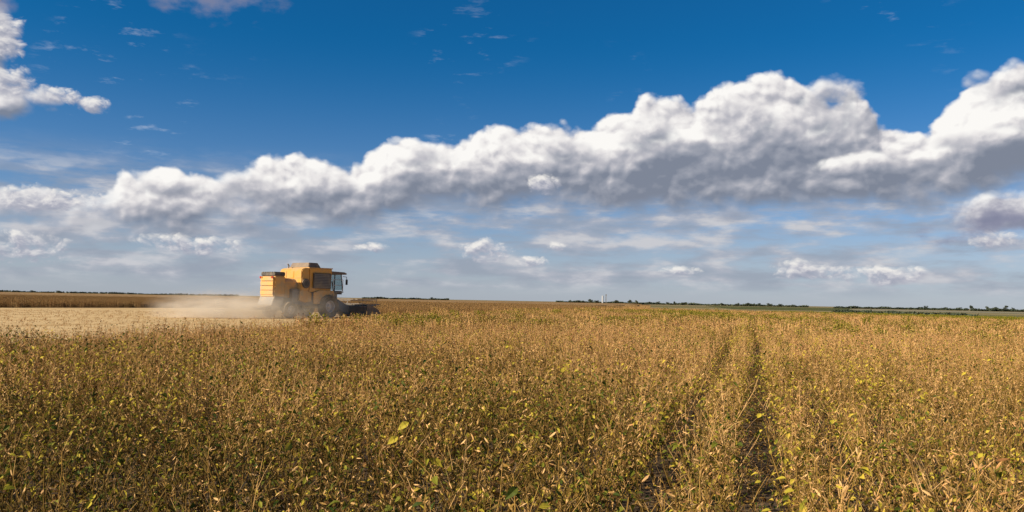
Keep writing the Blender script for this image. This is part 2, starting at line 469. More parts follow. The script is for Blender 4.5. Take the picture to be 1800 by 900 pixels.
def make_plant(rng, H, kind, npod, nleaf, sides=3):
    """returns stalk Geo, pod Geo, list of (matrix, length, width, tone) for the leaves"""
    stalk, pods, leaves = Geo(), Geo(), []
    lean = Vector((rng.uniform(-.12, .12), rng.uniform(-.12, .12), 0))
    def axis(base, d0, length, r0, nseg, tone):
        pts = [Vector(base)]; d = Vector(d0).normalized()
        for i in range(nseg):
            d = (d + Vector((rng.uniform(-.16, .16), rng.uniform(-.16, .16), .10))).normalized()
            pts.append(pts[-1] + d * (length / nseg))
        tube(stalk, pts, r0, r0 * .45, tone, 0, sides)
        return pts
    main = axis((0, 0, -0.02), Vector((0, 0, 1)) + lean, H + .02, .0042, 7, rng.uniform(.25, .6))
    axes = [main]
    for k in range(rng.randint(3, 5)):
        b = main[rng.randint(1, 3)]
        a = rng.uniform(0, 6.28)
        axes.append(axis(b, (math.cos(a) * .75, math.sin(a) * .75, 1.0), H * rng.uniform(.4, .72), .003, 4, rng.uniform(.25, .65)))
    def along(ax, t):
        x = t * (len(ax) - 1); i = min(int(x), len(ax) - 2)
        return ax[i].lerp(ax[i + 1], x - i)
    for k in range(npod):
        ax = main if rng.random() < .5 else rng.choice(axes)
        t = rng.uniform(.25, 1.0) ** .8
        p = along(ax, t); a = rng.uniform(0, 6.28)
        pod(pods, p, (math.cos(a) * .6, math.sin(a) * .6, rng.uniform(-.9, 1.0)), rng.uniform(.034, .054), min(1, max(0, rng.choice((rng.gauss(.42, .1), rng.gauss(.26, .1), rng.gauss(.88, .08))))), rng)
    for k in range(10):                          # bare petioles left where leaves have dropped
        ax = rng.choice(axes); p = along(ax, rng.uniform(.3, 1)); a = rng.uniform(0, 6.28)
        e = p + Vector((math.cos(a), math.sin(a), rng.uniform(.6, 2.2))).normalized() * rng.uniform(.07, .18)
        tube(stalk, [p, (p + e) / 2 + Vector((0, 0, .01)), e], .0016, .0009, rng.uniform(.4, .8))
    for k in range(nleaf):
        ax = rng.choice(axes); t = rng.uniform(.08, 1.0) if kind else rng.uniform(.05, .95)
        p = along(ax, t); a = rng.uniform(0, 6.28)
        out_ = Vector((math.cos(a), math.sin(a), rng.uniform(-.1, .5)))
        p = p + out_.normalized() * rng.uniform(.03, .11)
        z = p.z / H
        if kind == 0: tone = rng.gauss(.92, .07) if z > .7 else (rng.gauss(.30, .14) if rng.random() < .6 else rng.gauss(.93, .06))
        elif kind == 1: tone = rng.gauss(.54, .09) if z > .45 else rng.gauss(.30, .14)
        else: tone = rng.gauss(.26, .12) if z > .5 else rng.gauss(.10, .10)
        L = rng.uniform(.032, .056) * (0.75 if tone > .66 else 1.0)
        if k < 2 and kind == 0 and rng.random() < .42: tone, L = rng.gauss(.57, .03), rng.uniform(.055, .075)
        d = Vector((out_.x, out_.y, rng.uniform(-.9, .3)))
        leaves.append((orient(p, d, rng.uniform(-.9, .9)), L, L * (rng.uniform(.28, .45) if tone > .66 else rng.uniform(.5, .7)), min(1, max(0, tone))))
    return stalk, pods, leaves

PR = random.Random(4)
KINDS = [0] * 7 + [1] * 3 + [2] * 2
def whole_plant(name, kind, H, npod, nleaf):
    st, pd, lv = make_plant(PR, H, kind, npod, nleaf)
    g = Geo()
    g.add(st.v, st.f, 0, 0); g.t = list(st.t)
    o = len(g.v); g.v.extend(pd.v); g.f.extend([tuple(i + o for i in q) for q in pd.f]); g.m.extend([0] * len(pd.f)); g.t.extend(pd.t)
    for m, L, W, tone in lv:
        v, f = leaf_verts(L, W, PR.uniform(.1, .6), PR.uniform(0, .5), PR)
        g.add(xf(m, v), f, 1, tone)
    return g.mesh(name, [M_STALK, M_LEAF])
LIB = bpy.data.collections.new('crop_library')
def lib(name, me):
    o = bpy.data.objects.new(name, me); LIB.objects.link(o); return o
# one library, alphabetical order is the instance index
# 00-11 full plants (7 bare, 3 yellowing, 2 green)
for i, k in enumerate(KINDS): lib('a%02d_plant' % i, whole_plant('soybean_plant_%02d' % i, k, PR.uniform(.68, .84), 40, (24 if k == 0 else 30)))
# 12-19 row clumps for the middle distance and beyond (5 tan, 2 yellowing, 1 green)
def clump(name, kind, n, width, mats):
    g = Geo()
    for k in range(n):
        x, y = PR.uniform(-width, width), PR.gauss(0, .16)
        h = PR.uniform(.5, .86); a = PR.uniform(0, 6.28)
        w = PR.uniform(.004, .009)
        lx, ly = PR.uniform(-.12, .12), PR.uniform(-.12, .12)
        ca, sa_ = math.cos(a) * w, math.sin(a) * w
        g.add([(x - ca, y - sa_, 0), (x + ca, y + sa_, 0), (x + lx + ca * .5, y + ly + sa_ * .5, h), (x + lx - ca * .5, y + ly - sa_ * .5, h)], [(0, 1, 2, 3)], 0, PR.uniform(.2, .7) - (.25 if kind == 2 else 0))
        for j in range(16 if kind == 2 else 7):
            t = PR.uniform(.35, 1.0); p = Vector((x + lx * t, y + ly * t, h * t))
            d = Vector((PR.uniform(-1, 1), PR.uniform(-1, 1), PR.uniform(-.4, .9)))
            L = PR.uniform(.04, .075) if kind < 2 else PR.uniform(.05, .09)
            if PR.random() < (.76, .5, .12)[kind]:
                m = orient(p, d, PR.uniform(0, 6.28))
                g.add(xf(m, [(0, 0, 0), (-L * .16, L * .5, 0), (0, L, 0), (L * .16, L * .5, L * .05)]), [(0, 1, 2, 3)], 0, min(1, max(0, PR.gauss(.52, .22))))
            else:
                tone = {0: PR.gauss(.84, .1), 1: PR.gauss(.56, .1), 2: PR.choice((PR.gauss(.26, .05), PR.gauss(.40, .04), PR.gauss(.44, .04)))}[kind]
                m = orient(p, d, PR.uniform(-1, 1))
                g.add(xf(m, [(0, 0, 0), (-L * .33, L * .5, L * .1), (0, L, 0), (L * .33, L * .5, L * .1)]), [(0, 1, 2, 3)], 1, min(1, max(0, tone)))
    return g.mesh(name, mats)
for i, k in enumerate([0] * 5 + [1] * 2 + [2]): lib('b%02d_clump' % i, clump('soybean_clump_%02d' % i, k, 26, .26, [M_STALK, M_LEAF]))
# 20-24 far-block crop with shade put into its browner tone, 25-27 weeds
for i in range(5): lib('c%02d_clump' % i, clump('brown_clump_%02d' % i, 0, 26, .3, [M_STALK_FAR, M_LEAF]))
for i in range(3): lib('d%02d_weed' % i, clump('weed_clump_%02d' % i, 2, 30, .3, [M_LEAF, M_LEAF]))
# 28-29 cut stubble tufts
def tuft(name):
    g = Geo()
    for k in range(9):
        x, y = PR.uniform(-.3, .3), PR.gauss(0, .05); h = PR.uniform(.03, .085); a = PR.uniform(0, 3.14); w = .006
        ca, sa_ = math.cos(a) * w, math.sin(a) * w
        g.add([(x - ca, y - sa_, 0), (x + ca, y + sa_, 0), (x + ca + PR.uniform(-.03, .03), y + sa_, h), (x - ca, y - sa_, h)], [(0, 1, 2, 3)], 0, PR.uniform(.4, .7))
    return g.mesh(name, [M_STALK])
for i in range(2): lib('e%02d_tuft' % i, tuft('stubble_tuft_%02d' % i))
# 30-32 fallen leaves and broken stalks on the soil
def litter(name):
    g = Geo()
    for k in range(26):
        x, y = PR.uniform(-.3, .3), PR.uniform(-.3, .3); L = PR.uniform(.03, .065)
        m = orient((x, y, PR.uniform(.008, .05)), (PR.uniform(-1, 1), PR.uniform(-1, 1), PR.uniform(-.25, .25)), PR.uniform(-.7, .7))
        v, f = leaf_verts(L, L * PR.uniform(.4, .65), PR.uniform(.1, .7), PR.uniform(0, .5), PR)
        g.add(xf(m, v), f, 1, min(1, max(0, PR.gauss(.86, .16))))
    for k in range(9):
        x, y = PR.uniform(-.3, .3), PR.uniform(-.3, .3); a = PR.uniform(0, 3.14); l = PR.uniform(.05, .17)
        tube(g, [(x, y, .015), (x + math.cos(a) * l, y + math.sin(a) * l, PR.uniform(.01, .07))], .0025, .0015, PR.uniform(.2, .8))
    return g.mesh(name, [M_STALK, M_LEAF])
for i in range(3): lib('f%02d_litter' % i, litter('litter_%02d' % i))

def scatter(name, pts, label, cat):
    """pts: rows of x, y, z, rot, scale, index, tint"""
    p = np.array(pts, dtype=np.float32)
    me = bpy.data.meshes.new(name)
    me.vertices.add(len(p)); me.vertices.foreach_set('co', p[:, :3].ravel())
    def at(nm, ty, val):
        a = me.attributes.new(nm, ty, 'POINT'); a.data.foreach_set('value' if ty != 'FLOAT_VECTOR' else 'vector', val)
    e = np.zeros((len(p), 3), dtype=np.float32); e[:, 2] = p[:, 3]
    at('rot', 'FLOAT_VECTOR', e.ravel()); at('scl', 'FLOAT', p[:, 4].copy()); at('idx', 'INT', p[:, 5].astype(np.int32)); at('tint', 'FLOAT', p[:, 6].copy())
    o = link(name, me); tag(o, label, cat, kind='stuff')
    ng = bpy.data.node_groups.new(name + '_scatter', 'GeometryNodeTree')
    ng.interface.new_socket('Geometry', in_out='INPUT', socket_type='NodeSocketGeometry')
    ng.interface.new_socket('Geometry', in_out='OUTPUT', socket_type='NodeSocketGeometry')
    N = ng.nodes.new
    gi, go = N('NodeGroupInput'), N('NodeGroupOutput')
    ci = N('GeometryNodeCollectionInfo'); ci.inputs['Collection'].default_value = LIB
    ci.inputs['Separate Children'].default_value = True; ci.inputs['Reset Children'].default_value = True
    ip = N('GeometryNodeInstanceOnPoints'); ip.inputs['Pick Instance'].default_value = True
    def na(nm, ty):
        a = N('GeometryNodeInputNamedAttribute'); a.data_type = ty; a.inputs['Name'].default_value = nm; return a.outputs['Attribute']
    L = ng.links.new
    L(gi.outputs[0], ip.inputs['Points']); L(ci.outputs[0], ip.inputs['Instance'])
    L(na('idx', 'INT'), ip.inputs['Instance Index'])
    er = N('FunctionNodeEulerToRotation'); L(na('rot', 'FLOAT_VECTOR'), er.inputs[0]); L(er.outputs[0], ip.inputs['Rotation'])
    L(na('scl', 'FLOAT'), ip.inputs['Scale']); L(ip.outputs[0], go.inputs[0])
    md = o.modifiers.new('scatter', 'NODES'); md.node_group = ng
    return o

# rows run away from us, 15.4 degrees to the right of straight ahead
ROW_AZ = R(15.4)
DX, DY = math.sin(ROW_AZ), math.cos(ROW_AZ)          # along the row
NX, NY = math.cos(ROW_AZ), -math.sin(ROW_AZ)         # across the rows
ROW = 0.70
rng = np.random.default_rng(7)
def row_points(poly, d0, d1, step, jit, half_ang=36.0, rows=None):
    out_ = []
    smax_ = d1 + 40
    r0, r1 = int(-260 / ROW), int(160 / ROW)
    for r in range(r0, r1):
        s = np.arange(-20, smax_, step) + rng.uniform(0, step)
        c = (r + 0.5) * ROW + rng.normal(0, jit * (.78 if r in (-2, -1, 0) else 1.25), s.shape)
        c = c + {-2: -.035, 0: .045}.get(r, 0.0)            # the open track between these two rows
        s = s + rng.normal(0, step * .3, s.shape)
        x = s * DX + c * NX; y = s * DY + c * NY
        d = np.hypot(x, y); ang = np.degrees(np.arctan2(x, np.maximum(y, 1e-3)))
        k = (d >= d0) & (d < d1) & (((np.abs(ang) < half_ang) & (y > 0)) | (d < 11.0)) & in_poly(x, y, poly)
        if k.any():
            out_.append(np.stack([x[k], y[k], np.full(k.sum(), r)], 1))
    return np.concatenate(out_) if out_ else np.zeros((0, 3))
def smooth_noise(x, y, s, seed):
    """cheap value noise for patchiness"""
    g = np.random.default_rng(seed).uniform(-1, 1, (64, 64))
    u, v = x / s, y / s
    i, j = np.floor(u).astype(int), np.floor(v).astype(int); fu, fv = u - i, v - j
    fu, fv = fu * fu * (3 - 2 * fu), fv * fv * (3 - 2 * fv)
    G = lambda a, b: g[a % 64, b % 64]
    return (G(i, j) * (1 - fu) + G(i + 1, j) * fu) * (1 - fv) + (G(i, j + 1) * (1 - fu) + G(i + 1, j + 1) * fu) * fv
def pick_kind(x, y, r):
    """0 bare, 1 yellowing, 2 green"""
    u = rng.random(len(x))
    n1 = smooth_noise(x, y, 1.6, 1) * .6 + smooth_noise(x, y, 6.0, 2) * .6
    n2 = smooth_noise(x, y, 1.3, 3) * .6 + smooth_noise(x, y, 5.0, 4) * .6
    d = np.hypot(x, y); py_ = np.clip(.20 * np.clip(1.25 - d / 60.0, .4, 1) + .30 * n1 * np.clip(1.3 - d / 60.0, .4, 1) + .08 * np.clip((14 - d) / 8, 0, 1), .03, .9); pg = np.clip(.07 + .30 * n2 + .24 * np.clip((13 - d) / 9, 0, 1) * np.clip(.7 - x / 8.0, .3, 1), .0, .75)
    patch = np.exp(-(((x - 15.8) / 4.2) ** 2 + ((y - 76) / 25.0) ** 2))          # late green patch
    pg = np.maximum(pg, patch * .95); py_ = np.maximum(py_, patch * .3)
    lane = (np.isin(r, (-1, 0, 2)) & (d > 11) & (d < 55))                                # yellow row beside the gap
    py_ = np.where(lane, .6, py_)
    return np.where(u < pg, 2, np.where(u < pg + py_, 1, 0))

near = row_points(NEAR, 1.6, 34.0, 0.078, 0.095, 52.0)
d = np.hypot(near[:, 0], near[:, 1])
ang = np.degrees(np.arctan2(near[:, 0], np.abs(near[:, 1])))
kd = pick_kind(near[:, 0], near[:, 1], near[:, 2])
kbase = np.array([0, 7, 10]); kn = np.array([7, 3, 2])
idx = kbase[kd] + (rng.random(len(near)) * kn[kd]).astype(int)
scl = rng.normal(1.0, .12, len(near)) * (1 + .12 * smooth_noise(near[:, 0], near[:, 1], 2.5, 9))
rot = rng.uniform(0, 6.28, len(near))
# late: shade inside the crop put into the stalk tint, stronger toward the camera
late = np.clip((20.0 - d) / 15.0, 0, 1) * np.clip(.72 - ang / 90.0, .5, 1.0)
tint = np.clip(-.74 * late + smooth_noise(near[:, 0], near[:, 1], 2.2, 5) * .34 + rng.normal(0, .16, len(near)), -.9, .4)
# the plants that show largest: individuals
view = (np.abs(ang) < 31.0) & (near[:, 1] > 3.95)
order = np.where(view)[0][np.argsort(d[view])][:300]
solo = np.zeros(len(near), bool); solo[order] = True
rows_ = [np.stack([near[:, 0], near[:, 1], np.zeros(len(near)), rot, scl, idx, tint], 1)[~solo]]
mid = row_points(NEAR, 34.0, 80.0, 0.30, 0.07, 46.0)
kd2 = pick_kind(mid[:, 0], mid[:, 1], mid[:, 2]); b0 = np.array([12, 17, 19]); bn = np.array([5, 2, 1])
rr = math.pi / 2 - ROW_AZ
rows_.append(np.stack([mid[:, 0], mid[:, 1], np.zeros(len(mid)), rr + rng.normal(0, .3, len(mid)), rng.normal(1, .12, len(mid)) * (1 + .12 * smooth_noise(mid[:, 0], mid[:, 1], 5.0, 33)), b0[kd2] + (rng.random(len(mid)) * bn[kd2]).astype(int), rng.normal(0, .12, len(mid)) + .3 * smooth_noise(mid[:, 0], mid[:, 1], 7.0, 31)], 1))
far = row_points(NEAR, 80.0, 170.0, 0.42, 0.1)
kd3 = pick_kind(far[:, 0], far[:, 1], far[:, 2])
rows_.append(np.stack([far[:, 0], far[:, 1], np.zeros(len(far)), rr + rng.normal(0, .3, len(far)), rng.normal(1.05, .1, len(far)), b0[kd3] + (rng.random(len(far)) * bn[kd3]).astype(int), rng.normal(0, .12, len(far)) + .3 * smooth_noise(far[:, 0], far[:, 1], 9.0, 31)], 1))
# stunted late plants standing in the two open tracks
sg = np.concatenate([np.arange(3.0, 30, .6), np.arange(3.0, 30, .5)]); cc_ = np.concatenate([np.zeros(len(np.arange(3.0, 30, .6))), np.full(len(np.arange(3.0, 30, .5)), -ROW)])
sg = sg + rng.normal(0, .16, len(sg)); cc_ = cc_ + rng.normal(0, .10, len(sg)); nt = len(sg)
rows_.append(np.stack([sg * DX + cc_ * NX, sg * DY + cc_ * NY, np.zeros(nt), rng.uniform(0, 6.28, nt), rng.uniform(.38, .72, nt), rng.choice([1, 3, 7, 10, 11, 11], nt), rng.uniform(-.9, -.4, nt)], 1))
crop = np.concatenate(rows_)
scatter('soybean_crop', crop, 'golden ripe soybean crop standing in rows over the wide near field', 'crop')

fb = row_points(FARB, 60.0, 240.0, 0.50, 0.12)
keep = rng.random(len(fb)) < np.clip(150.0 / np.hypot(fb[:, 0], fb[:, 1]), .3, 1)
fb = fb[keep]
scatter('uncut_crop', np.stack([fb[:, 0], fb[:, 1], np.zeros(len(fb)), rr + rng.normal(0, .3, len(fb)), rng.normal(1.1, .1, len(fb)), rng.integers(20, 25, len(fb)), rng.normal(0, .12, len(fb))], 1),
        'brown uncut crop standing beyond the harvested stubble', 'crop')
print('CROP', len(near), len(mid), len(far), len(fb))

# dense lower storey of the distant crop, as closed slabs with an uneven top
def slab(name, poly, h, m, label, step, test=None):
    p = np.array(poly); x0, y0 = p.min(0); x1, y1 = p.max(0)
    g = bmesh.new()
    nx, ny = int((x1 - x0) / step) + 1, int((y1 - y0) / step) + 1
    xs = x0 + np.arange(nx + 1) * step; ys = y0 + np.arange(ny + 1) * step
    V = {}
    def vt(i, j):
        if (i, j) not in V: V[(i, j)] = g.verts.new((xs[i] + rng.uniform(-.3, .3) * step, ys[j] + rng.uniform(-.3, .3) * step, h * rng.uniform(.82, 1.12)))
        return V[(i, j)]
    cx, cy_ = np.meshgrid((xs[:-1] + xs[1:]) / 2, (ys[:-1] + ys[1:]) / 2, indexing='ij')
    ok = in_poly(cx, cy_, poly)
    for ex, ey in ((2.2, 0), (-2.2, 0), (0, 2.2), (0, -2.2)): ok &= in_poly(cx + ex, cy_ + ey, poly)
    if test is not None: ok &= test(cx, cy_)
    for i, j in zip(*np.where(ok)):
        g.faces.new((vt(i, j), vt(i + 1, j), vt(i + 1, j + 1), vt(i, j + 1)))
    edges = [e for e in g.edges if e.is_boundary]
    r = bmesh.ops.extrude_edge_only(g, edges=edges)
    for v in [q for q in r['geom'] if isinstance(q, bmesh.types.BMVert)]: v.co.z = 0.01
    bmesh.ops.recalc_face_normals(g, faces=g.faces)
    me = bpy.data.meshes.new(name); g.to_mesh(me); g.free(); me.materials.append(m)
    o = link(name, me); tag(o, label, 'crop', kind='stuff'); return o
slab('crop_understorey', NEAR, .52, M_CAN_GOLD, 'dense lower storey of the golden crop far out in the near field', 1.4, lambda x, y: np.hypot(x, y) > 62)
slab('uncut_understorey', FARB, .50, M_CAN_BROWN, 'dense lower storey of the brown uncut crop beyond the stubble', 1.7, lambda x, y: y > 50)
BEYOND = ccw([(-190, 150), (-10, 299), (22, 191), (60, 420), (150, 1100), (-900, 1100)])
slab('far_brown_crop', BEYOND, .75, M_CAN_BROWN, 'wide brown field stretching to the horizon behind the combine', 14.0)
# stubble tufts in the harvested lane
tx = row_points(ccw([(-75, 10), (-12.4, 18), (-8.2, 40), (-7.2, 54.6), (0, 84.6), (12, 130), (-11, 84), (-14, 85), (-36, 122), (-52, 90)]), 14, 95, 1.3, .03, 33)
scatter('stubble_stalks', np.stack([tx[:, 0], tx[:, 1], np.zeros(len(tx)), rr + rng.normal(0, .1, len(tx)), rng.normal(1.0, .2, len(tx)), rng.integers(28, 30, len(tx)), np.zeros(len(tx))], 1),
        'short cut stalks left in rows on the harvested stubble', 'stubble')

gp = []
for r in range(-24, 26):
    sg = np.arange(2.0, 30.0 if abs(r) < 3 else 12.0, .34); n_ = len(sg)
    c = r * ROW + rng.normal(0, .08, n_); sg = sg + rng.normal(0, .1, n_)
    gp.append(np.stack([sg * DX + c * NX, sg * DY + c * NY], 1))
gp = np.concatenate(gp); gp = gp[(np.hypot(gp[:, 0], gp[:, 1]) > 2) & in_poly(gp[:, 0], gp[:, 1], NEAR)]
scatter('leaf_litter', np.stack([gp[:, 0], gp[:, 1], np.zeros(len(gp)), rng.uniform(0, 6.28, len(gp)), rng.uniform(.8, 1.2, len(gp)), rng.integers(30, 33, len(gp)), rng.normal(0, .1, len(gp))], 1),
        'brown fallen leaves and broken stalks on the soil between the crop rows', 'litter')
# ---- the 300 front plants, each a thing with stem, pods and leaves
LEAF_LIB = []
for i in range(5):
    for tone in (.10, .25, .40, .52, .62, .76, .88, .97):
        g = Geo(); v, f = leaf_verts(1.0, PR.uniform(.5, .68), PR.uniform(.1, .6), PR.uniform(0, .5), PR); g.add(v, f, 0, tone)
        LEAF_LIB.append((tone, g.mesh('leaf_blade', [M_LEAF])))
SOLO = []
for i, k in enumerate(KINDS):
    st, pd, lv = make_plant(PR, PR.uniform(.68, .84), k, 40, (19 if k == 0 else 23))
    ll = []
    for m, L, W, tone in lv:
        c = sorted(LEAF_LIB, key=lambda q: abs(q[0] - tone) + PR.uniform(0, .06))[0][1]
        ll.append((m @ Matrix.Diagonal((L * PR.uniform(.9, 1.1), L, L, 1)), c))
    SOLO.append((st.mesh('stem', [M_STALK]), pd.mesh('pods', [M_STALK]), ll))
PLANT_LABEL = ['ripe brown soybean plant, mostly bare stems and pods, at the front of the crop',
               'soybean plant with yellowing leaves among the bare brown ones at the front of the crop',
               'late soybean plant still carrying green leaves at the front of the crop']
PLANT_GROUP = ['bare ripe soybean plants at the front', 'yellowing soybean plants at the front', 'green soybean plants at the front']
for q in order:
    k = int(idx[q]); stm, pdm, ll = SOLO[k]; kind = KINDS[k]
    root = link('soybean_plant', None)
    root.empty_display_size = .1
    root.location = (near[q, 0], near[q, 1], 0); root.rotation_euler = (0, 0, rot[q]); root.scale = (scl[q],) * 3
    tag(root, PLANT_LABEL[kind], 'plant', PLANT_GROUP[kind])
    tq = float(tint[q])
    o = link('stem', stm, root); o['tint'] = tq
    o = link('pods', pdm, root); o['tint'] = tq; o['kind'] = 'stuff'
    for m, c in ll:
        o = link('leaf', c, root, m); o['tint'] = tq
# ------------------------------------------------------------------ combine harvester (forward +X, left +Y)
def paint(name, col, rough, dust, metal=0.0):
    m, t, b, o = mat(name)
    p = obj_pos(t)
    n = noise(t, p, 1.6, 5, 0.65); f = noise(t, p, 18.0, 3, 0.6)
    sp = t.nodes.new('ShaderNodeSeparateXYZ'); g = t.nodes.new('ShaderNodeNewGeometry'); t.links.new(g.outputs['Normal'], sp.inputs[0])
    up = S(t, sp.outputs[2]).smooth(0.1, 0.9)
    a = (n.smooth(0.35, 0.75) * dust + up * dust * 0.7 + f * dust * 0.25).clamp()
    c = mixc(t, a, col, (.42, .31, .18))
    t.links.new(c.s, b.inputs['Base Color'])
    b.inputs['Metallic'].default_value = metal
    r = a * 0.4 + rough; t.links.new(r.clamp().s, b.inputs['Roughness'])
    return m
M_YEL = paint('yellow_paint', (.64, .30, .028), .5, .55)
M_YEL2 = paint('dusty_yellow_paint', (.66, .33, .07), .6, .85)
M_DARK = paint('black_plastic', (.025, .025, .027), .5, .35)
M_GREY = paint('grey_steel', (.16, .155, .15), .45, .45, .4)
M_TYRE = paint('tyre_rubber', (.022, .021, .02), .8, .55)
M_RIM = paint('rim_paint', (.55, .52, .50), .4, .45)
M_RED = paint('red_lens', (.5, .02, .015), .25, .2)
M_AMB = paint('amber_lens', (.7, .25, .02), .25, .2)
M_TANK = paint('tank_cover', (.13, .085, .06), .6, .4)
M_SEAT = paint('seat_fabric', (.04, .045, .06), .8, .1)
def glass_mat():
    m, t, b, o = mat('cab_glass')
    b.inputs['Base Color'].default_value = (.55, .62, .62, 1); b.inputs['Roughness'].default_value = .04
    b.inputs['Transmission Weight'].default_value = 1.0; b.inputs['IOR'].default_value = 1.05
    b.inputs['Specular IOR Level'].default_value = 1.0
    return m
M_GLASS = glass_mat()

class BM:
    def __init__(s): s.b = bmesh.new()
    def box(s, x0, x1, y0, y1, z0, z1):
        v = [s.b.verts.new(p) for p in ((x0, y0, z0), (x1, y0, z0), (x1, y1, z0), (x0, y1, z0), (x0, y0, z1), (x1, y0, z1), (x1, y1, z1), (x0, y1, z1))]
        for q in ((3, 2, 1, 0), (4, 5, 6, 7), (0, 1, 5, 4), (1, 2, 6, 5), (2, 3, 7, 6), (3, 0, 4, 7)): s.b.faces.new([v[i] for i in q])
        return s
    def prism(s, prof, y0, y1, prof2=None):
        """profile in x-z, extruded across y; prof2 gives the far side its own outline"""
        a = [s.b.verts.new((x, y0, z)) for x, z in prof]; c = [s.b.verts.new((x, y1, z)) for x, z in (prof2 or prof)]
        n = len(prof)
        s.b.faces.new(a); s.b.faces.new(c[::-1])
        for i in range(n): s.b.faces.new((a[i], c[i], c[(i + 1) % n], a[(i + 1) % n]))
        bmesh.ops.recalc_face_normals(s.b, faces=s.b.faces)
        return s
    def hexa(s, lo, hi, z0, z1):
        """frustum: lo and hi are (x0, x1, y0, y1)"""
        v = [s.b.verts.new(p) for p in ((lo[0], lo[2], z0), (lo[1], lo[2], z0), (lo[1], lo[3], z0), (lo[0], lo[3], z0), (hi[0], hi[2], z1), (hi[1], hi[2], z1), (hi[1], hi[3], z1), (hi[0], hi[3], z1))]
        for q in ((3, 2, 1, 0), (4, 5, 6, 7), (0, 1, 5, 4), (1, 2, 6, 5), (2, 3, 7, 6), (3, 0, 4, 7)): s.b.faces.new([v[i] for i in q])
        return s
    def bar(s, p, q, r, sides=8, r2=None):
        p, q = Vector(p), Vector(q); d = (q - p).normalized(); u = d.orthogonal().normalized(); w = d.cross(u)
        A, B = [], []
        for k in range(sides):
            t = 2 * math.pi * (k + .5) / sides; e = u * math.cos(t) + w * math.sin(t)
            A.append(s.b.verts.new(p + e * r)); B.append(s.b.verts.new(q + e * (r2 or r)))
        s.b.faces.new(A[::-1]); s.b.faces.new(B)
        for k in range(sides): s.b.faces.new((A[k], A[(k + 1) % sides], B[(k + 1) % sides], B[k]))
        return s
    def lathe(s, prof, n=32, c=(0, 0, 0), closed=False):
        """profile of (radius, y) spun round the y axis"""
        rings = []
        for r, y in prof:
            rings.append([s.b.verts.new((c[0] + r * math.cos(2 * math.pi * k / n), c[1] + y, c[2] + r * math.sin(2 * math.pi * k / n))) for k in range(n)])
        m = len(rings)
        for i in range(m if closed else m - 1):
            for k in range(n): s.b.faces.new((rings[i][k], rings[i][(k + 1) % n], rings[(i + 1) % m][(k + 1) % n], rings[(i + 1) % m][k]))
        if not closed:
            s.b.faces.new(rings[0][::-1]); s.b.faces.new(rings[-1])
        bmesh.ops.recalc_face_normals(s.b, faces=s.b.faces)
        return s
    def done(s, name, m, parent=None, bevel=0.0, mw=None, smooth=False):
        if bevel: bmesh.ops.bevel(s.b, geom=list(s.b.edges), offset=bevel, segments=2, affect='EDGES', clamp_overlap=True)
        me = bpy.data.meshes.new(name); s.b.to_mesh(me); s.b.free(); me.materials.append(m)
        if smooth: me.polygons.foreach_set('use_smooth', np.ones(len(me.polygons), dtype=bool))
        return link(name, me, parent, mw)

def copy_part(o, parent, mw):
    c = o.copy(); COL.objects.link(c); c.parent = parent; c.matrix_local = mw
    for ch in o.children:
        k = ch.copy(); COL.objects.link(k); k.parent = c; k.matrix_local = ch.matrix_local
    return c

